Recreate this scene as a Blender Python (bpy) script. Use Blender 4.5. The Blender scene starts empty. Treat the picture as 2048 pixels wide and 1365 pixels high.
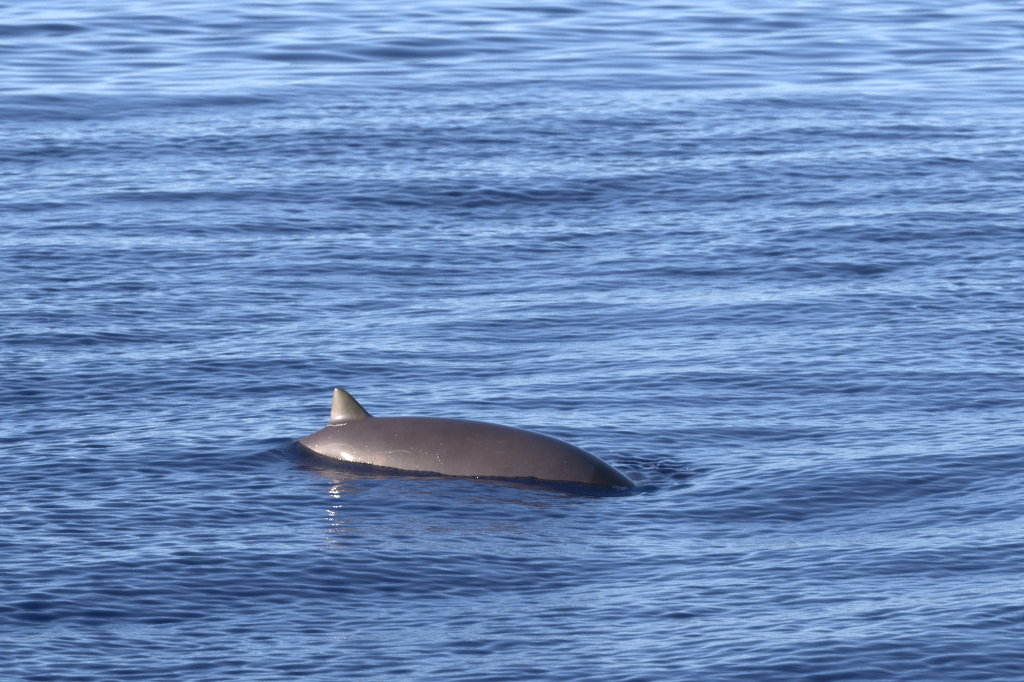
import bpy, math
import numpy as np
from mathutils import Vector
from mathutils.bvhtree import BVHTree

R = math.radians
scene = bpy.context.scene
col = scene.collection

# ------------------------------------------------------------------ camera
CAM_H = 7.27                 # eye height on the boat's upper deck, metres
TILT = R(5.0)                # depression of the optical axis
F_PX = 2048 * 300.0 / 36.0   # focal length in photo pixels (300 mm on full frame)
cam_data = bpy.data.cameras.new('camera')
cam_data.sensor_width = 36.0
cam_data.lens = 300.0
cam_data.clip_start = 0.5
cam_data.clip_end = 20000.0
cam_data.dof.use_dof = True
cam_data.dof.focus_distance = 70.0
cam_data.dof.aperture_fstop = 5.6
cam = bpy.data.objects.new('camera', cam_data)
cam.location = (0, 0, CAM_H)
cam.rotation_euler = (math.pi / 2 - TILT, 0, 0)
col.objects.link(cam)
scene.camera = cam

# ------------------------------------------------------------------ sky and sun
SUN_ELEV = R(13.7)
SUN_AZ = R(-96.0)           # compass angle of the sun: 0 = +Y (ahead), clockwise positive
world = bpy.data.worlds.new('World')
scene.world = world
world.use_nodes = True
wn = world.node_tree.nodes
wl = world.node_tree.links
wn.clear()
wo = wn.new('ShaderNodeOutputWorld')
bg = wn.new('ShaderNodeBackground')
sky = wn.new('ShaderNodeTexSky')
sky.sky_type = 'NISHITA'
sky.sun_disc = False
sky.sun_elevation = SUN_ELEV
sky.sun_rotation = SUN_AZ
sky.altitude = 0.0
sky.air_density = 0.5
sky.dust_density = 0.3
sky.ozone_density = 3.9
bg.inputs['Strength'].default_value = 0.15
tint = wn.new('ShaderNodeMix'); tint.data_type = 'RGBA'; tint.blend_type = 'MULTIPLY'
tint.inputs[0].default_value = 1.0
tint.inputs[7].default_value = (1.22, 0.995, 0.94, 1)      # the photograph's slightly magenta white balance
wl.new(sky.outputs[0], tint.inputs[6])
wl.new(tint.outputs[2], bg.inputs['Color'])
wl.new(bg.outputs[0], wo.inputs['Surface'])

sun_data = bpy.data.lights.new('sun', 'SUN')
sun_data.energy = 3.0
sun_data.angle = R(0.53)
sun_data.color = (1.0, 0.84, 0.69)
sun = bpy.data.objects.new('sun', sun_data)
sdir = Vector((math.sin(SUN_AZ) * math.cos(SUN_ELEV), math.cos(SUN_AZ) * math.cos(SUN_ELEV), math.sin(SUN_ELEV)))
sun.rotation_euler = (-sdir).to_track_quat('-Z', 'Y').to_euler()
sun.location = (-20, 20, 30)
col.objects.link(sun)

scene.view_settings.view_transform = 'Standard'
scene.view_settings.look = 'None'
scene.view_settings.exposure = 1.0
scene.view_settings.gamma = 1.0
scene.render.engine = 'CYCLES'
scene.cycles.max_bounces = 8
scene.cycles.use_denoising = False      # keeps the fine glitter; the little grain left is like a telephoto's
scene.cycles.use_adaptive_sampling = False
scene.cycles.sample_clamp_indirect = 20.0


# ------------------------------------------------------------------ helpers
def pix_dir(u, v):
    f = np.array([0, math.cos(TILT), -math.sin(TILT)])
    up = np.array([0, math.sin(TILT), math.cos(TILT)])
    d = f * F_PX + np.array([1.0, 0, 0]) * (u - 1024) - up * (v - 682.5)
    return d / np.linalg.norm(d)


EYE = np.array([0, 0, CAM_H])


def pix_ground(u, v, z=0.0):
    d = pix_dir(u, v)
    return EYE + d * ((z - EYE[2]) / d[2])


def smooth01(x):
    x = np.clip(x, 0, 1)
    return x * x * (3 - 2 * x)


def spline(x, y, xq):
    """natural cubic spline"""
    x = np.asarray(x, float); y = np.asarray(y, float)
    n = len(x); h = np.diff(x)
    A = np.eye(n); b = np.zeros(n)
    for i in range(1, n - 1):
        A[i, i - 1] = h[i - 1]; A[i, i] = 2 * (h[i - 1] + h[i]); A[i, i + 1] = h[i]
        b[i] = 3 * ((y[i + 1] - y[i]) / h[i] - (y[i] - y[i - 1]) / h[i - 1])
    c = np.linalg.solve(A, b)
    i = np.clip(np.searchsorted(x, xq) - 1, 0, n - 2)
    t = xq - x[i]
    d = (c[i + 1] - c[i]) / (3 * h[i])
    bb = (y[i + 1] - y[i]) / h[i] - h[i] * (2 * c[i] + c[i + 1]) / 3
    return y[i] + bb * t + c[i] * t * t + d * t ** 3


def pchipish(x, y, xq):
    return np.interp(xq, x, y)


def mesh_from(name, V, F):
    me = bpy.data.meshes.new(name)
    V = np.ascontiguousarray(V, np.float32)
    F = np.ascontiguousarray(F, np.int32)
    k = F.shape[1]
    me.vertices.add(len(V)); me.vertices.foreach_set('co', V.ravel())
    me.loops.add(F.size); me.loops.foreach_set('vertex_index', F.ravel())
    me.polygons.add(len(F))
    me.polygons.foreach_set('loop_start', np.arange(0, F.size, k, dtype=np.int32))
    me.polygons.foreach_set('use_smooth', np.ones(len(F), bool))
    me.update(calc_edges=True)
    return me


def new_mat(name):
    m = bpy.data.materials.new(name)
    m.use_nodes = True
    m.node_tree.nodes.clear()
    return m, m.node_tree.nodes, m.node_tree.links


# ------------------------------------------------------------------ the whale: where it lies
YAW = R(25.0)                                        # head comes a little towards the boat
AX = np.array([math.cos(YAW), -math.sin(YAW), 0])    # local x: tail -> head
AY = np.array([math.sin(YAW), math.cos(YAW), 0])     # local y: away from the boat
ORG = pix_ground(930, 945) + AY * 0.43
ORG[2] = 0.0


def to_local(P):
    d = np.asarray(P) - ORG
    return d @ AX, d @ AY, d[..., 2]


def pix_plane(u, v):
    """pixel -> (s, z) on the whale's own vertical mid-plane"""
    d = pix_dir(u, v)
    t = ((ORG - EYE) @ AY) / (d @ AY)
    P = EYE + d * t
    s, _, z = to_local(P)
    return float(s), float(z)


top_px = [(590, 884), (620, 869), (650, 854), (690, 840), (742, 834), (800, 832.5), (860, 833.5), (920, 838), (980, 846),
          (1040, 858), (1100, 874.5), (1150, 894), (1190, 915), (1225, 938), (1250, 956), (1268, 970)]
top = [pix_plane(u, v) for u, v in top_px]
s0, z0 = top[0]; s1, z1 = top[-1]
tail = [(s0 - 1.60, z0 - 0.62), (s0 - 1.15, z0 - 0.46), (s0 - 0.70, z0 - 0.29), (s0 - 0.32, z0 - 0.14)]
head = [(s1 + 0.26, z1 - 0.24), (s1 + 0.52, z1 - 0.50), (s1 + 0.76, z1 - 0.76), (s1 + 0.98, z1 - 1.00)]
ctrl = np.array(tail + top + head)
chord = np.concatenate([[0], np.cumsum(np.linalg.norm(np.diff(ctrl, axis=0), axis=1))])
NR = 420
L = chord[-1]
q = np.linspace(0, L, NR)
TS = spline(chord, ctrl[:, 0], q); TZ = spline(chord, ctrl[:, 1], q)
arc_of_s = lambda s: float(np.interp(s, TS, q))
q_tail = arc_of_s(s0); q_fin = arc_of_s(pix_plane(700, 840)[0]); q_head = arc_of_s(s1)
# half height and half width along the body, tail stock -> snout
kq = [0, 0.35, q_tail - 0.25, q_tail + 0.05, q_fin, q_fin + 0.55, q_fin + 1.2, q_fin + 1.9, q_head - 0.4, q_head, q_head + 0.45, q_head + 0.75, q_head + 0.95, q_head + 1.15, L - 0.12, L]
kh = [0.05, 0.10, 0.24, 0.33, 0.49, 0.53, 0.52, 0.49, 0.43, 0.38, 0.28, 0.19, 0.12, 0.075, 0.05, 0.015]
kw = [0.03, 0.05, 0.10, 0.16, 0.31, 0.42, 0.47, 0.46, 0.41, 0.36, 0.26, 0.17, 0.10, 0.06, 0.045, 0.012]
order = np.argsort(kq)
kq = np.array(kq)[order]
keep = np.concatenate([[True], np.diff(kq) > 0.02])
HH = spline(kq[keep], np.array(kh)[order][keep], q).clip(0.012)
WW = spline(kq[keep], np.array(kw)[order][keep], q).clip(0.010)
tx = np.gradient(TS, q); tz = np.gradient(TZ, q)
ln = np.hypot(tx, tz); tx /= ln; tz /= ln
nx, nz = -tz, tx                                   # upward normal in the mid-plane
CS = TS - nx * HH; CZ = TZ - nz * HH
NA = 96
th = np.linspace(0, 2 * math.pi, NA, endpoint=False)
ct, st = np.cos(th), np.sin(th)
# slightly keeled back towards the tail
keel = 1 - 0.06 * np.clip((q_fin + 0.2 - q) / 1.2, 0, 1)
X = CS[:, None] + nx[:, None] * HH[:, None] * st[None]
Z = CZ[:, None] + nz[:, None] * HH[:, None] * st[None]
shape = np.sign(ct)[None] * np.abs(ct)[None] ** (1 / np.where(st[None] > 0, keel[:, None], 1.0))
Y = WW[:, None] * shape
V = [np.stack([X, Y, Z], -1).reshape(-1, 3)]
F = []
i, j = np.meshgrid(np.arange(NR - 1), np.arange(NA), indexing='ij')
a = i * NA + j; b = i * NA + (j + 1) % NA
F.append(np.stack([a, b, b + NA, a + NA], -1).reshape(-1, 4))
c0 = NR * NA
V.append(np.array([[CS[0], 0, CZ[0]], [CS[-1], 0, CZ[-1]]]))
jj = np.arange(0, NA)
tri_caps = [(c0, int(k), int((k + 1) % NA)) for k in jj] + [(c0 + 1, int((NA * (NR - 1)) + (k + 1) % NA), int(NA * (NR - 1) + k)) for k in jj]
nv = c0 + 2
faces = [tuple(int(v) for v in f) for f in F[0]] + tri_caps
verts = [tuple(p) for p in np.concatenate(V)]


def add_loft(sections):
    """closed loft through rings of equal length; appended to verts / faces"""
    global verts, faces
    base = len(verts)
    n = len(sections[0]); m = len(sections)
    for sec in sections:
        verts += [tuple(p) for p in sec]
    for i in range(m - 1):
        for j in range(n):
            j2 = (j + 1) % n
            faces.append((base + i * n + j, base + i * n + j2, base + (i + 1) * n + j2, base + (i + 1) * n + j))
    for i, flip in ((0, True), (m - 1, False)):
        cidx = len(verts)
        verts.append(tuple(np.mean(np.array(sections[i]), axis=0)))
        for j in range(n):
            j2 = (j + 1) % n
            faces.append((cidx, base + i * n + (j2 if flip else j), base + i * n + (j if flip else j2)))


# dorsal fin, traced from the photograph on the mid-plane, with a real foil section
trail_px = [(640, 872), (652, 852), (658.5, 838), (661.5, 822), (663.5, 808), (665.5, 792), (668, 779), (671, 774.6)]
lead_px = [(792, 872), (766, 846), (744, 831), (727.5, 816), (714, 802.5), (701, 789.5), (687, 779.5), (675.5, 774.6)]
trail = np.array([pix_plane(*p) for p in trail_px]); lead = np.array([pix_plane(*p) for p in lead_px])
tq = np.linspace(0, 1, len(trail)); tt = np.linspace(0, 1, 40)
trs = np.stack([spline(tq, trail[:, 0], tt), spline(tq, trail[:, 1], tt)], -1)
lds = np.stack([spline(tq, lead[:, 0], tt), spline(tq, lead[:, 1], tt)], -1)
secs = []
cc = np.concatenate([np.linspace(0, 1, 24, endpoint=False), np.linspace(1, 0, 24, endpoint=False)])
sg = np.concatenate([np.ones(24), -np.ones(24)])
for k in range(40):
    ch = np.linalg.norm(lds[k] - trs[k])
    cx = 1 - (1 - np.cos(cc * math.pi)) / 2            # 1 = trailing edge
    prof = 0.5 * (0.55 * np.sin(math.pi * cx) ** 0.9 + 0.45 * np.sin(math.pi * np.sqrt(cx)) ** 0.8)
    flare = 1 + 0.45 * max(0, 1 - tt[k] / 0.38) ** 2
    thick = ch * 0.30 * flare
    P = lds[k][None] * (1 - cx)[:, None] + trs[k][None] * cx[:, None]
    yy = sg * (prof * thick + 0.004)
    secs.append(np.stack([P[:, 0], yy, P[:, 1]], -1))
add_loft(secs)

# tail flukes (under water)
tip_s, tip_z = CS[4], CZ[4]
for side in (-1, 1):
    secs = []
    for k in range(14):
        f = k / 13
        chord_ = 0.42 * (1 - f) ** 0.75 + 0.03
        back = 0.10 - 0.42 * f ** 1.3
        thick = 0.035 * (1 - f) + 0.008
        ang = np.linspace(0, 2 * math.pi, 20, endpoint=False)
        xs = tip_s + back - chord_ * 0.5 * (1 - np.cos(ang)) * 0.9
        zs = tip_z + thick * np.sin(ang) + (xs - tip_s) * 0.35
        secs.append(np.stack([xs, np.full(20, side * (-0.01 + 0.68 * f)), zs], -1))
    add_loft(secs)
# flippers (under water)
ifl = int(np.argmin(np.abs(q - (q_head - 0.15))))
for side in (-1, 1):
    secs = []
    for k in range(10):
        f = k / 9
        ang = np.linspace(0, 2 * math.pi, 16, endpoint=False)
        cw = 0.10 * (1 - 0.6 * f ** 2)
        xs = CS[ifl] - 0.05 - 0.42 * f * 0.8 + cw * np.cos(ang)
        ys = side * (WW[ifl] * 0.72 + 0.20 * f) + 0.018 * np.sin(ang)
        zs = CZ[ifl] - HH[ifl] * 0.45 - 0.30 * f + cw * 0.4 * np.cos(ang)
        secs.append(np.stack([xs, ys, zs], -1))
    add_loft(secs)

raw = bpy.data.meshes.new('whale_raw')
raw.from_pydata(verts, [], faces)
raw.update()
tmp = bpy.data.objects.new('whale_raw', raw)
col.objects.link(tmp)
md = tmp.modifiers.new('skin', 'REMESH')
md.mode = 'VOXEL'; md.voxel_size = 0.0085; md.use_smooth_shade = True
dg = bpy.context.evaluated_depsgraph_get()
ev = tmp.evaluated_get(dg)
whale_me = bpy.data.meshes.new_from_object(ev)
bpy.data.objects.remove(tmp)
whale_me.name = 'beaked_whale'
n = len(whale_me.vertices)
co = np.empty(n * 3, np.float32); whale_me.vertices.foreach_get('co', co); co = co.reshape(-1, 3)
ed = np.empty(len(whale_me.edges) * 2, np.int32); whale_me.edges.foreach_get('vertices', ed); ed = ed.reshape(-1, 2)
deg = np.bincount(ed.ravel(), minlength=n)[:, None].astype(np.float32)
fb_s, fb_z = pix_plane(700, 838)
fin_top = pix_plane(670, 775)[1]


def lap(co, w, it):
    for _ in range(it):
        acc = np.zeros_like(co)
        for k in range(3):
            acc[:, k] = np.bincount(ed[:, 0], co[ed[:, 1], k], n) + np.bincount(ed[:, 1], co[ed[:, 0], k], n)
        co = co + w * (acc / deg - co)
    return co


co = lap(co, 0.5, 4)
zt = np.interp(co[:, 0], TS, TZ)
wbase = np.exp(-((co[:, 2] - zt) / 0.045) ** 2) * np.exp(-(co[:, 1] / 0.12) ** 2) * ((co[:, 0] > fb_s - 0.35) & (co[:, 0] < fb_s + 0.5))
co = lap(co, (wbase * 0.6)[:, None].astype(np.float32), 45)
wbody = 1 - np.exp(-(co[:, 1] / 0.1) ** 2) * (co[:, 2] > zt - 0.02)
co = lap(co, (wbody * 0.5)[:, None].astype(np.float32), 12)
whale_me.vertices.foreach_set('co', co.ravel())
whale_me.polygons.foreach_set('use_smooth', np.ones(len(whale_me.polygons), bool))
whale_me.update()
whale = bpy.data.objects.new('beaked_whale', whale_me)
whale.location = ORG
whale.rotation_euler = (0, 0, -YAW)
col.objects.link(whale)
whale['label'] = 'grey brown beaked whale arching its back at the surface, olive dorsal fin'
whale['category'] = 'whale'

co_w = ORG[None] + co[:, :1] * AX[None] + co[:, 1:2] * AY[None] + co[:, 2:3] * np.array([[0, 0, 1.0]])
npoly = len(whale_me.polygons)
lt = np.empty(len(whale_me.loops), np.int32); whale_me.loops.foreach_get('vertex_index', lt)
assert len(lt) == npoly * 4
# only the back needs to be searched
bvh = BVHTree.FromPolygons([tuple(p) for p in co_w.tolist()], [tuple(f) for f in lt.reshape(-1, 4).tolist()], all_triangles=False)

# ------------------------------------------------------------------ whale skin
m, N, K = new_mat('whale_skin')
out = N.new('ShaderNodeOutputMaterial')
bs = N.new('ShaderNodeBsdfPrincipled')
tc = N.new('ShaderNodeTexCoord')
sep = N.new('ShaderNodeSeparateXYZ'); K.new(tc.outputs['Object'], sep.inputs[0])


def math_node(op, a, b=None, clamp=False):
    nd = N.new('ShaderNodeMath'); nd.operation = op; nd.use_clamp = clamp
    for k, v in enumerate((a, b)):
        if v is None: continue
        if isinstance(v, (int, float)): nd.inputs[k].default_value = v
        else: K.new(v, nd.inputs[k])
    return nd.outputs[0]


def noise(scale, detail=3, rough=0.55, vec=None):
    nd = N.new('ShaderNodeTexNoise'); nd.inputs['Scale'].default_value = scale
    nd.inputs['Detail'].default_value = detail; nd.inputs['Roughness'].default_value = rough
    K.new(vec if vec is not None else tc.outputs['Object'], nd.inputs['Vector'])
    return nd.outputs['Fac']


def ramp(fac, lo, hi):
    nd = N.new('ShaderNodeMapRange'); nd.interpolation_type = 'SMOOTHSTEP'
    nd.inputs['From Min'].default_value = lo; nd.inputs['From Max'].default_value = hi
    K.new(fac, nd.inputs['Value'])
    return nd.outputs['Result']


def mix(fac, a, b):
    nd = N.new('ShaderNodeMix'); nd.data_type = 'RGBA'
    if isinstance(fac, (int, float)): nd.inputs[0].default_value = fac
    else: K.new(fac, nd.inputs[0])
    for k, v in ((6, a), (7, b)):
        if isinstance(v, tuple): nd.inputs[k].default_value = (*v, 1)
        else: K.new(v, nd.inputs[k])
    return nd.outputs[2]


sx, sz = sep.outputs['X'], sep.outputs['Z']
base = mix(ramp(noise(2.2, 4), 0.35, 0.65), (0.060, 0.043, 0.042), (0.088, 0.065, 0.063))
base = mix(math_node('MULTIPLY', ramp(noise(14, 5, 0.7), 0.52, 0.75), 0.35), base, (0.125, 0.100, 0.092))
# scattered pale pock marks, as on the photograph's flank
vor = N.new('ShaderNodeTexVoronoi'); vor.inputs['Scale'].default_value = 11.0
K.new(tc.outputs['Object'], vor.inputs['Vector'])
sepc = N.new('ShaderNodeSeparateColor'); K.new(vor.outputs['Color'], sepc.inputs[0])
dot = math_node('MULTIPLY', math_node('LESS_THAN', vor.outputs['Distance'], 0.075), math_node('LESS_THAN', sepc.outputs[0], 0.30))
base = mix(math_node('MULTIPLY', dot, 0.45), base, (0.42, 0.37, 0.35))
# orange tinted blotch low on the flank
bsx, bsz = pix_plane(790, 925)
d2 = math_node('ADD', math_node('POWER', math_node('DIVIDE', math_node('SUBTRACT', sx, bsx), 0.28), 2.0),
               math_node('POWER', math_node('DIVIDE', math_node('SUBTRACT', sz, bsz + 0.02), 0.10), 2.0))
blot = math_node('MULTIPLY', math_node('SUBTRACT', 1.0, ramp(d2, 0.0, 1.0)), ramp(noise(9, 4), 0.35, 0.7))
base = mix(math_node('MULTIPLY', blot, 0.8), base, (0.26, 0.145, 0.095))


# faint fine scratches and blotches all over
mps = N.new('ShaderNodeMapping'); mps.inputs['Rotation'].default_value = (0, R(24), 0); mps.inputs['Scale'].default_value = (2.2, 10, 42)
K.new(tc.outputs['Object'], mps.inputs['Vector'])
scr = math_node('MULTIPLY', ramp(noise(1.6, 4, 0.6, mps.outputs[0]), 0.60, 0.72), ramp(noise(1.7, 2), 0.45, 0.65))
base = mix(math_node('MULTIPLY', scr, 0.22), base, (0.26, 0.21, 0.20))
base = mix(math_node('MULTIPLY', ramp(noise(4.5, 5, 0.65), 0.50, 0.72), 0.35), base, (0.038, 0.027, 0.027))

# two thin pale rake scars
def scar(px, width, strength, base):
    P = np.array([pix_plane(*p) for p in px])
    a_, b_ = P[0, 0], P[-1, 0]
    zl, zh = P[:, 1].min() - 0.01, P[:, 1].max() + 0.01
    t = math_node('DIVIDE', math_node('SUBTRACT', sx, float(a_)), float(b_ - a_))
    fc = N.new('ShaderNodeFloatCurve')
    cv = fc.mapping.curves[0]
    nt = (P[:, 0] - a_) / (b_ - a_); nv_ = (P[:, 1] - zl) / (zh - zl)
    cv.points[0].location = (nt[0], nv_[0]); cv.points[1].location = (nt[-1], nv_[-1])
    for k in range(1, len(nt) - 1): cv.points.new(nt[k], nv_[k])
    fc.mapping.update()
    K.new(t, fc.inputs['Value'])
    zc = math_node('ADD', math_node('MULTIPLY', fc.outputs[0], float(zh - zl)), float(zl))
    dz = math_node('ABSOLUTE', math_node('SUBTRACT', sz, zc))
    on = math_node('SUBTRACT', 1.0, ramp(dz, width * 0.4, width))
    ends = math_node('MULTIPLY', ramp(t, 0.0, 0.15), math_node('SUBTRACT', 1.0, ramp(t, 0.85, 1.0)))
    near = math_node('LESS_THAN', sep.outputs['Y'], 0.0)
    fac = math_node('MULTIPLY', math_node('MULTIPLY', on, ends), math_node('MULTIPLY', near, strength))
    return mix(fac, base, (0.50, 0.42, 0.38))


base = scar([(640, 896), (670, 889), (700, 883.5), (725, 886), (740, 893), (752, 898), (765, 898)], 0.0050, 0.22, base)
base = scar([(782, 898), (815, 896.5), (840, 894), (855, 896), (866, 905)], 0.0050, 0.22, base)
base = scar([(1198, 928), (1202, 934), (1206, 941)], 0.008, 0.12, base)
# yellowish diatom film on the fin, with a ragged lower edge above a pale base
edge = math_node('ADD', sz, math_node('MULTIPLY', math_node('SUBTRACT', noise(16, 4, 0.6), 0.5), 0.07))
edge = math_node('ADD', edge, math_node('MULTIPLY', math_node('SUBTRACT', sx, float(fb_s)), 0.16))
z_e = pix_plane(700, 833)[1]
pale = ramp(sz, float(fb_z - 0.06), float(fb_z + 0.02))
finx = math_node('MULTIPLY', math_node('SUBTRACT', 1.0, ramp(sx, float(pix_plane(722, 835)[0]), float(pix_plane(743, 835)[0]))), math_node('GREATER_THAN', sx, float(fb_s - 0.4)))
finny = math_node('SUBTRACT', 1.0, ramp(math_node('ABSOLUTE', sep.outputs['Y']), 0.03, 0.10))
base = mix(math_node('MULTIPLY', math_node('MULTIPLY', pale, finx), math_node('MULTIPLY', finny, 0.75)), base, (0.22, 0.20, 0.20))
oliv = mix(ramp(noise(11, 5, 0.65), 0.35, 0.68), (0.066, 0.053, 0.020), (0.128, 0.100, 0.038))
fin_f = math_node('MULTIPLY', ramp(edge, float(z_e), float(z_e + 0.028)), finx)
oliv = mix(math_node('MULTIPLY', ramp(noise(7, 4, 0.6), 0.50, 0.70), 0.5), oliv, (0.125, 0.110, 0.095))
base = mix(math_node('MULTIPLY', fin_f, 0.9), base, oliv)
# dark brown tone where the neck goes under
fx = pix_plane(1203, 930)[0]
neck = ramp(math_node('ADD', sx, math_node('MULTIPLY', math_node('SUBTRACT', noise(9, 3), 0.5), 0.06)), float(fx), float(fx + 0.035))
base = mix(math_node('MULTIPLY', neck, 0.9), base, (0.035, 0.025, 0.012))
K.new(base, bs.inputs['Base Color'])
K.new(math_node('ADD', math_node('MULTIPLY', noise(20, 4), 0.12), 0.40), bs.inputs['Roughness'])
bs.inputs['Specular IOR Level'].default_value = 0.35
bs.inputs['Coat Weight'].default_value = 0.8
bs.inputs['Coat Roughness'].default_value = 0.115
bs.inputs['Coat IOR'].default_value = 1.33
bm = N.new('ShaderNodeBump'); bm.inputs['Strength'].default_value = 0.35; bm.inputs['Distance'].default_value = 0.004
v2 = N.new('ShaderNodeTexVoronoi'); v2.inputs['Scale'].default_value = 38.0
K.new(tc.outputs['Object'], v2.inputs['Vector'])
sc2 = N.new('ShaderNodeSeparateColor'); K.new(v2.outputs['Color'], sc2.inputs[0])
bead = math_node('MULTIPLY', math_node('SUBTRACT', 1.0, ramp(v2.outputs['Distance'], 0.0, 0.30)), math_node('LESS_THAN', sc2.outputs[1], 0.12))
hgt = math_node('ADD', math_node('MULTIPLY', bead, 1.0), math_node('MULTIPLY', noise(45, 3), 0.05))
K.new(hgt, bm.inputs['Height'])
K.new(bm.outputs[0], bs.inputs['Coat Normal'])
bm2 = N.new('ShaderNodeBump'); bm2.inputs['Strength'].default_value = 0.15; bm2.inputs['Distance'].default_value = 0.01
K.new(noise(25, 4), bm2.inputs['Height']); K.new(bm2.outputs[0], bs.inputs['Normal'])
K.new(bs.outputs[0], out.inputs['Surface'])
whale_me.materials.clear()
whale_me.materials.append(m)

# ------------------------------------------------------------------ the sea
rng = np.random.default_rng(11)


class Waves:
    """a wave field of one band of wavelengths, as height and choppy sideways shift"""

    def __init__(self, tile, n, lmin, lmax, slope, direction, spread, rot, chop, p=2.2):
        self.tile, self.n, self.rot = tile, n, rot
        k1 = 2 * math.pi * np.fft.fftfreq(n, tile / n)
        kx, ky = np.meshgrid(k1, k1, indexing='ij')
        k = np.hypot(kx, ky); k[0, 0] = 1
        lo, hi = 2 * math.pi / lmax, 2 * math.pi / lmin
        lk = np.log(k)
        band = smooth01((lk - math.log(lo) + 0.25) / 0.5) * smooth01((math.log(hi) + 0.25 - lk) / 0.5)
        ang = np.arctan2(ky, kx) - (direction - rot)
        dirw = np.abs(np.cos(ang / 2)) ** (2 * spread) + 0.02
        amp = band * dirw * k ** (-p)
        amp[0, 0] = 0
        H = amp * (rng.standard_normal((n, n)) + 1j * rng.standard_normal((n, n)))
        sx = np.fft.ifft2(1j * kx * H).real; sy = np.fft.ifft2(1j * ky * H).real
        sc = slope / math.sqrt((sx ** 2 + sy ** 2).mean())
        self.h = (np.fft.ifft2(H).real * sc).astype(np.float32)
        self.dx = (np.fft.ifft2(1j * kx / k * H).real * sc * chop).astype(np.float32)
        self.dy = (np.fft.ifft2(1j * ky / k * H).real * sc * chop).astype(np.float32)

    def sample(self, x, y):
        c, s = math.cos(self.rot), math.sin(self.rot)
        u = (x * c + y * s) * (self.n / self.tile); v = (-x * s + y * c) * (self.n / self.tile)
        iu = np.floor(u).astype(np.int64); iv = np.floor(v).astype(np.int64)
        fu = (u - iu).astype(np.float32); fv = (v - iv).astype(np.float32)
        n = self.n
        i0 = iu % n; i1 = (iu + 1) % n; j0 = iv % n; j1 = (iv + 1) % n
        w00 = (1 - fu) * (1 - fv); w01 = (1 - fu) * fv; w10 = fu * (1 - fv); w11 = fu * fv
        r = [a[i0, j0] * w00 + a[i0, j1] * w01 + a[i1, j0] * w10 + a[i1, j1] * w11 for a in (self.h, self.dx, self.dy)]
        return r[0], c * r[1] - s * r[2], s * r[1] + c * r[2]


def vnoise(x, y, seed):
    """smooth value noise for slicks and cat's-paws"""
    r = np.random.default_rng(seed).random((64, 64)).astype(np.float32)
    iu = np.floor(x).astype(np.int64); iv = np.floor(y).astype(np.int64)
    fu = smooth01(x - iu); fv = smooth01(y - iv)
    return (r[iu % 64, iv % 64] * (1 - fu) * (1 - fv) + r[(iu + 1) % 64, iv % 64] * fu * (1 - fv)
            + r[iu % 64, (iv + 1) % 64] * (1 - fu) * fv + r[(iu + 1) % 64, (iv + 1) % 64] * fu * fv)


DIRN = R(118)
swell = Waves(97.0, 512, 2.8, 11.0, 0.042, R(134), 6, R(9), 0.6)
mid = Waves(61.0, 1024, 0.8, 2.4, 0.036, R(120), 3.0, R(23), 0.8)
glass = Waves(53.0, 1024, 0.7, 2.4, 0.052, R(112), 1.3, R(-19), 0.9)
rip_l = Waves(43.0, 2048, 0.15, 0.46, 0.108, R(108), 2.8, R(-14), 1.15, 1.7)
rip_r = Waves(39.0, 2048, 0.15, 0.46, 0.108, R(146), 4.0, R(17), 1.15, 1.7)
ruf = Waves(47.0, 2048, 0.20, 0.70, 0.085, R(115), 1.0, R(-27), 0.9, 1.8)
fine = Waves(19.0, 2048, 0.085, 0.18, 0.060, R(122), 2.5, R(31), 0.6)


def grow(start, step, stop, rate=1.16):
    outv = []; p = start; s = step
    while p < stop:
        s *= rate; p += s; outv.append(p)
    return np.array(outv)


xf = np.concatenate([np.arange(0, 7.0, 0.029), np.arange(7.0, 11.5, 0.048)])
xp = np.concatenate([xf, grow(xf[-1], 0.042, 9000, 1.2)])
xs = np.concatenate([-xp[:0:-1], xp])
yl = [50.0]
while yl[-1] < 172:
    y_ = yl[-1]
    st_ = 0.029 * (y_ / 55) ** 1.6
    if 67.5 < y_ < 72.5: st_ = 0.035
    yl.append(y_ + st_)
yl = np.array(yl)
ys = np.concatenate([(50.0 - grow(0, 0.04, 9000, 1.2))[::-1], yl, grow(yl[-1], 0.2, 9000, 1.2)])
nxs, nys = len(xs), len(ys)
gx, gy = np.meshgrid(xs, ys, indexing='xy')
gx = gx.astype(np.float64); gy = gy.astype(np.float64)
cellx = np.gradient(xs)[None, :]; celly = np.gradient(ys)[:, None]
cell = np.maximum(cellx, celly * 0.6)


def fade(lam):
    return smooth01((lam / 3.0 - cell) / (lam / 3.0))


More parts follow.
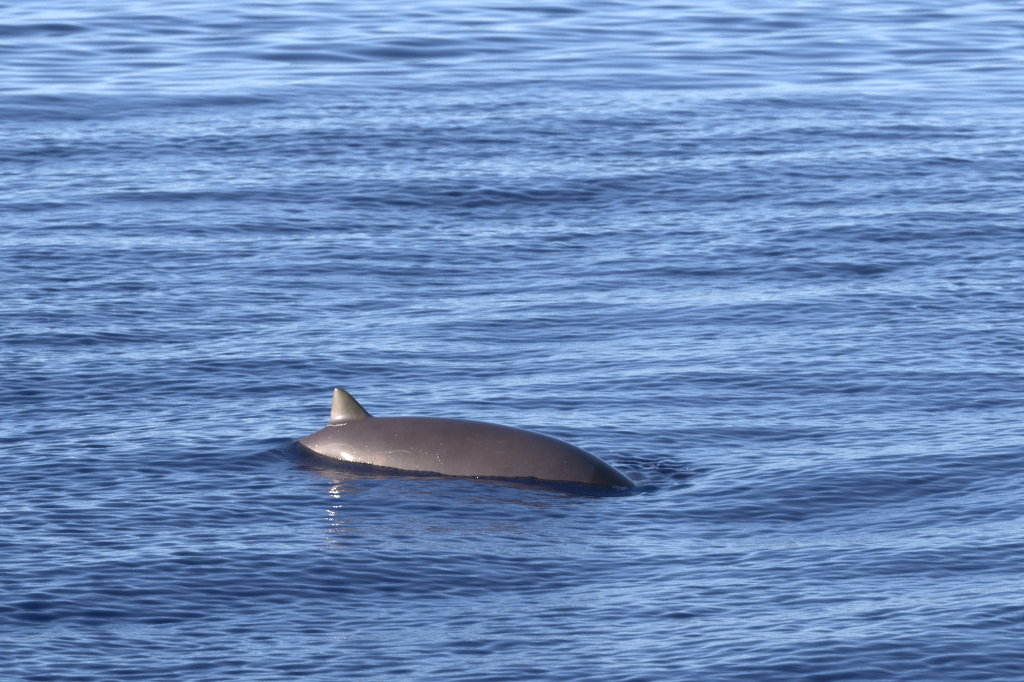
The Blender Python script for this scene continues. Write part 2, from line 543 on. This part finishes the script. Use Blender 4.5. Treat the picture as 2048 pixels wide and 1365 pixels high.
# calm slicks and wind-ruffled patches
n1 = vnoise(gx * 0.16 + 3.1, gy * 0.035 + 7.7, 5); n2 = vnoise(gx * 0.45 + 11.0, gy * 0.10 + 2.0, 6)
wob = (n1 - 0.5) * 16 + (n2 - 0.5) * 8
slick = smooth01((gy + wob - 0.25 * gx - 112) / 16.0)            # glassy water beyond the ruffled band
ruff = smooth01((gy + wob - 80) / 14.0) * (1 - slick)
right = smooth01((gx + wob * 0.15 + 2.0) / 5.0)
paw = vnoise(gx * 0.22 + 20, gy * 0.06 + 31, 8)
hz = np.zeros_like(gx); ddx = np.zeros_like(gx); ddy = np.zeros_like(gx)
for W, amp, lam in ((swell, 1.0 - 0.25 * slick, 8.0), (mid, 1.0 - slick, 1.6), (glass, slick, 1.3),
                    (rip_l, (1 - 0.75 * right) * (0.75 + 0.5 * paw) * (1 - 0.75 * slick), 0.3),
                    (rip_r, (0.2 + 0.8 * right) * (0.75 + 0.5 * paw) * (1 - 0.75 * slick), 0.3),
                    (ruf, ruff * (0.5 + 0.9 * paw), 0.5),
                    (fine, (0.55 + 0.6 * paw) * (1 - 0.9 * slick) * (1 + 0.7 * ruff), 0.16)):
    h, dx_, dy_ = W.sample(gx, gy)
    f = amp * fade(lam)
    hz += h * f; ddx -= dx_ * f; ddy -= dy_ * f

# a train of rolling swells to the right of the whale, crests running away to the right
c0_ = pix_ground(1740, 930)
cd_ = (math.cos(R(41)), math.sin(R(41)))
al_ = (gx - c0_[0]) * cd_[0] + (gy - c0_[1]) * cd_[1]
pe_ = -(gx - c0_[0]) * cd_[1] + (gy - c0_[1]) * cd_[0]
pe_ = pe_ + 0.5 * (vnoise(gx * 0.5, gy * 0.3, 12) - 0.5)
win = smooth01((gx - 0.6) / 2.0) * smooth01((77 - gy) / 6.0) * smooth01((gy - 45) / 8.0) * (gx < 14)
hz += win * 0.060 * np.cos(2 * math.pi * pe_ / 4.4) * (0.65 + 0.7 * vnoise(gx * 0.35 + 5, gy * 0.2, 13))

# the water the whale pushes up and drags along
ls, lt_, _ = (((gx - ORG[0]) * AX[0] + (gy - ORG[1]) * AX[1]), ((gx - ORG[0]) * AY[0] + (gy - ORG[1]) * AY[1]), None)
wl_px = [(592, 884), (600, 894), (625, 908), (660, 919.5), (720, 930), (770, 937.5), (850, 945), (900, 950), (1000, 955), (1070, 956),
         (1120, 962), (1160, 968), (1200, 972), (1240, 972.5), (1262, 971)]
wls, wlz, wlt = [], [], []
for u, v in wl_px:
    d = pix_dir(u, v)
    hit = bvh.ray_cast(Vector(EYE), Vector(d))
    if hit[0] is not None:
        s_, t_, z_ = to_local(np.array(hit[0]))
        wls.append(float(s_)); wlz.append(float(z_)); wlt.append(float(t_))
order = np.argsort(wls)
wls = np.array(wls)[order]; wlz = np.array(wlz)[order]; wlt = np.array(wlt)[order]
print('WATERLINE', [(round(a_, 2), round(b_, 2)) for a_, b_ in zip(wls, wlz)])
zt_ = np.interp(ls, wls, wlz)
end = np.where(ls < wls[0], wls[0] - ls, np.where(ls > wls[-1], ls - wls[-1], 0))
near_w = np.exp(-(end / 0.55) ** 2) * np.exp(-(np.maximum(np.abs(lt_) - 0.42, 0) / 0.65) ** 2)
lip = np.exp(-np.maximum(np.interp(ls, wls, wlt) - lt_, 0) / 0.10)       # water drawn up against the skin
hz = hz * (1 - near_w) + near_w * (zt_ + 0.05 * (lip - 1) + 0.30 * hz + 0.022 * (vnoise(ls * 7.0 + 9, lt_ * 5.0 + 4, 21) - 0.5) * lip)
ddx *= 1 - 0.7 * near_w; ddy *= 1 - 0.7 * near_w

# churned water where the head went under, and a small kick at the tail
chop = Waves(7.0, 512, 0.10, 0.38, 0.40, R(150), 0.6, R(5), 0.8)
spx = pix_ground(1300, 932)
e1 = (1 - 0.65 * near_w) * np.exp(-(((gx - spx[0]) / 0.40) ** 2 + ((gy - spx[1]) / 1.1) ** 2) ** 2)
tpx = pix_ground(572, 880, 0.05)
e2 = np.exp(-(((gx - tpx[0]) / 0.10) ** 2 + ((gy - tpx[1]) / 0.30) ** 2))
h, dx_, dy_ = chop.sample(gx, gy)
hz += h * (e1 + 0.3 * e2) - 0.03 * e1
ddx -= dx_ * e1 * 0.6; ddy -= dy_ * e1 * 0.6
kx_, ky_, _ = pix_ground(1290, 972)
hz += (0.018 + 0.8 * h) * np.exp(-(np.abs(gx - kx_ + 0.03) / 0.07) ** 1.6 - ((gy - ky_) / 0.16) ** 2)
hz += 0.015 * np.exp(-((gx - tpx[0]) / 0.07) ** 2 - ((gy - tpx[1]) / 0.12) ** 2)

VX = np.stack([gx + ddx, gy + ddy, hz], -1).astype(np.float32).reshape(-1, 3)
i, j = np.meshgrid(np.arange(nys - 1), np.arange(nxs - 1), indexing='ij')
a = (i * nxs + j).ravel()
sea_me = mesh_from('sea', VX, np.stack([a, a + 1, a + nxs + 1, a + nxs], -1))
print('SEA', nxs, nys, len(sea_me.polygons))
# how close the whale's skin lies under the surface (the film is clear where it is thin)
film = np.zeros(nxs * nys, np.float32)
sel = np.where(((ls > wls[0] - 0.6) & (ls < wls[-1] + 0.5) & (np.abs(lt_) < 0.95)).ravel())[0]
for idx in sel:
    loc, nrm, fi, dist = bvh.find_nearest(Vector(VX[idx].tolist()), 0.35)
    if dist is not None:
        film[idx] = math.exp(-dist / 0.075)
film *= smooth01((ls.ravel() - wls[0] + 0.06) / 0.12).astype(np.float32)
film *= smooth01((wls[-1] + 0.03 - ls.ravel()) / 0.15).astype(np.float32)
at = sea_me.attributes.new('film', 'FLOAT', 'POINT')
at.data.foreach_set('value', film)
at2 = sea_me.attributes.new('calm', 'FLOAT', 'POINT')
at2.data.foreach_set('value', slick.astype(np.float32).ravel())
sea = bpy.data.objects.new('sea', sea_me)
col.objects.link(sea)
sea['kind'] = 'structure'
sea['label'] = 'deep blue rippled open sea'

m, N, K = new_mat('sea_water')
out = N.new('ShaderNodeOutputMaterial')
tc = N.new('ShaderNodeTexCoord')
body = N.new('ShaderNodeBsdfDiffuse'); body.inputs['Color'].default_value = (0.002, 0.026, 0.088, 1)
clear = N.new('ShaderNodeBsdfTransparent'); clear.inputs['Color'].default_value = (0.55, 0.54, 0.52, 1)
gl = N.new('ShaderNodeBsdfGlossy'); gl.inputs['Roughness'].default_value = 0.025
gl.inputs['Color'].default_value = (1, 1, 1, 1)
fr = N.new('ShaderNodeFresnel'); fr.inputs['IOR'].default_value = 1.333
atn = N.new('ShaderNodeAttribute'); atn.attribute_name = 'film'
mp = N.new('ShaderNodeMapping'); mp.inputs['Rotation'].default_value = (0, 0, R(-28)); mp.inputs['Scale'].default_value = (0.55, 1.0, 1.0)
K.new(tc.outputs['Object'], mp.inputs['Vector'])
nz1 = noise(9.0, 3, 0.55, mp.outputs[0])
nz2 = noise(38.0, 4, 0.65, tc.outputs['Object'])
filmx = math_node('MULTIPLY', atn.outputs['Fac'], 1.5)
atc = N.new('ShaderNodeAttribute'); atc.attribute_name = 'calm'
ruffle = math_node('SUBTRACT', 0.0062, math_node('MULTIPLY', atc.outputs['Fac'], 0.0050))
hgt = math_node('ADD', math_node('MULTIPLY', nz1, ruffle), math_node('MULTIPLY', math_node('MULTIPLY', nz2, math_node('POWER', atn.outputs['Fac'], 0.6)), 0.045))
bm = N.new('ShaderNodeBump'); bm.inputs['Strength'].default_value = 1.0; bm.inputs['Distance'].default_value = 1.0
K.new(hgt, bm.inputs['Height'])
for nd in (gl, fr):
    K.new(bm.outputs[0], nd.inputs['Normal'])
m1 = N.new('ShaderNodeMixShader'); K.new(math_node('MINIMUM', atn.outputs['Fac'], 1.0), m1.inputs[0]); K.new(body.outputs[0], m1.inputs[1]); K.new(clear.outputs[0], m1.inputs[2])
m2 = N.new('ShaderNodeMixShader'); K.new(fr.outputs[0], m2.inputs[0]); K.new(m1.outputs[0], m2.inputs[1]); K.new(gl.outputs[0], m2.inputs[2])
K.new(m2.outputs[0], out.inputs['Surface'])
sea_me.materials.append(m)

# ------------------------------------------------------------------ loose drops and bubbles
m, N, K = new_mat('foam_and_glint')
out = N.new('ShaderNodeOutputMaterial')
bs = N.new('ShaderNodeBsdfPrincipled')
bs.inputs['Base Color'].default_value = (0.75, 0.77, 0.80, 1)  # near white: foam colour for bubbles, painted sun glint for splash drops
bs.inputs['Roughness'].default_value = 0.08
K.new(bs.outputs[0], out.inputs['Surface'])
sea_bvh_co = VX.reshape(nys, nxs, 3)


def sea_z(x, y):
    iy = int(np.argmin(np.abs(ys - y))); ix = int(np.argmin(np.abs(xs - x)))
    return float(sea_bvh_co[iy, ix, 2])


def lens_drops(name, label, spots):
    # flat water beads added for sun glints, each tilted to mirror the sun
    V = []; Fq = []
    for (c, nrm, r0) in spots:
        nrm = nrm / np.linalg.norm(nrm)
        t1 = np.cross(nrm, [0, 0, 1.0]); t1 /= np.linalg.norm(t1); t2 = np.cross(nrm, t1)
        b0 = len(V); nu = 8
        rings = ((-0.25, 0.75), (0.0, 1.0), (0.16, 0.75), (0.19, 0.35), (0.20, 0.02))
        for hgt_, rr in rings:
            for b_ in range(nu):
                t = 2 * math.pi * b_ / nu
                V.append(tuple(c + nrm * r0 * hgt_ + (t1 * math.cos(t) * 1.25 + t2 * math.sin(t)) * r0 * rr))
        for a_ in range(len(rings) - 1):
            for b_ in range(nu):
                Fq.append((b0 + a_ * nu + b_, b0 + a_ * nu + (b_ + 1) % nu, b0 + (a_ + 1) * nu + (b_ + 1) % nu, b0 + (a_ + 1) * nu + b_))
    me = mesh_from(name, np.array(V), np.array(Fq))
    me.materials.append(bead_mat)
    o = bpy.data.objects.new(name, me); col.objects.link(o)
    o['kind'] = 'stuff'; o['label'] = label
    return o


def drops(name, label, spots):
    V = []; Fq = []
    for (x, y, z, r0, fl) in spots:
        b0 = len(V); nu, nw = 7, 4
        for a_ in range(nw + 1):
            for b_ in range(nu):
                ph = math.pi * a_ / nw; t = 2 * math.pi * b_ / nu
                V.append((x + r0 * fl * math.sin(ph) * math.cos(t), y + r0 * fl * math.sin(ph) * math.sin(t), z + r0 * math.cos(ph)))
        for a_ in range(nw):
            for b_ in range(nu):
                Fq.append((b0 + a_ * nu + b_, b0 + (a_ + 1) * nu + b_, b0 + (a_ + 1) * nu + (b_ + 1) % nu, b0 + a_ * nu + (b_ + 1) % nu))
    me = mesh_from(name, np.array(V), np.array(Fq))
    me.materials.append(m)
    o = bpy.data.objects.new(name, me); col.objects.link(o)
    o['kind'] = 'stuff'; o['label'] = label
    return o


rd = np.random.default_rng(4)
drop_mat = m
bead_mat, N, K = new_mat('glint_bead')
out = N.new('ShaderNodeOutputMaterial')
bs = N.new('ShaderNodeBsdfPrincipled')
bs.inputs['Base Color'].default_value = (0.12, 0.10, 0.095, 1)
bs.inputs['Roughness'].default_value = 0.20
bs.inputs['IOR'].default_value = 1.333
K.new(bs.outputs[0], out.inputs['Surface'])
beads = [(677, 863, 5), (663, 873, 5), (659, 875, 4), (734, 893, 7), (701, 902, 6), (737, 903, 6), (740, 901, 4), (745, 900, 4), (684, 914, 5), (690, 917, 6),
         (698, 913, 5), (680, 918, 7), (706, 919, 6), (710, 921, 7), (723, 923, 6), (733, 922, 6), (739, 917, 6), (748, 917, 7), (780, 913, 5), (742, 925, 9),
         (841, 903, 5), (853, 907, 5), (875, 910, 5), (877, 915, 7), (880, 921, 6), (884, 927, 5), (643, 911, 6), (650, 914, 4), (661, 917, 7)]
for u in np.arange(668, 746, 3.2):
    beads.append((u + rd.normal(0, 1), float(np.interp(u, [660, 720, 770], [916, 926.5, 934])) - abs(rd.normal(0, 2.2)), rd.uniform(5, 11)))
for u in np.arange(656, 694, 3.0):  # bead row shaped as the sun highlight along the fin base
    beads.append((u, 851.5 - max(0, u - 680) * 0.25 + rd.normal(0, 0.5), rd.uniform(6, 9)))
lay = []
for u, v, r_mm in beads:
    d = pix_dir(u, v)
    hit = bvh.ray_cast(Vector(EYE), Vector(d))
    if hit[0] is None: continue
    hv = np.array(sdir) + (EYE - np.array(hit[0])) / np.linalg.norm(EYE - np.array(hit[0]))  # bead faces halfway between sun and camera, not along the skin
    hv = hv / np.linalg.norm(hv) + rd.normal(0, 0.010, 3)
    lay.append((np.array(hit[0]) + np.array(hit[1]) * 0.0015, hv, r_mm * 0.001))
lens_drops('glint_beads', 'water beads tilted to shape sun glints on the whale flank', lay)
m = drop_mat
sp = []
for u, v in [(1221, 912), (1239, 913), (1270, 916), (1272, 915), (1263, 924), (1266, 924), (1305, 923), (1315, 925), (1318, 924), (1313, 926),
             (1223, 926), (1294, 933), (1358, 931), (1357, 934), (1381, 932), (1290, 926), (1238, 921)]:
    P = pix_ground(u, v, -0.02)
    for k in range(rd.integers(1, 4)):
        x = P[0] + rd.normal(0, 0.012); y = P[1] + rd.normal(0, 0.08)
        sp.append((x, y, sea_z(x, y) + 0.004, rd.uniform(0.002, 0.005), rd.uniform(1.0, 2.0)))
for u, v in [(1263, 964), (1270, 967), (1276, 965), (1292, 960), (1279, 971), (1267, 966)]:
    P = pix_ground(u, v)
    P = pix_ground(u, v, sea_z(P[0], P[1]) + 0.03)
    sp.append((P[0], P[1], sea_z(P[0], P[1]) + 0.004, rd.uniform(0.004, 0.008), 1.4))
drops('splash_drops', 'water drops coloured near white as sun glints in the churned water by the whale head', sp)
bb = []
for k in range(26):
    u = rd.uniform(4, 250); v = 654 + rd.normal(0, 2.5) + (rd.uniform(-14, 0) if rd.random() < 0.2 else 0)
    P = pix_ground(u, v)
    bb.append((P[0], P[1], sea_z(P[0], P[1]) + 0.003, rd.uniform(0.003, 0.007), rd.uniform(0.9, 1.3)))
drops('foam_bubbles', 'thin line of small bubbles drifting on the calm water', bb)
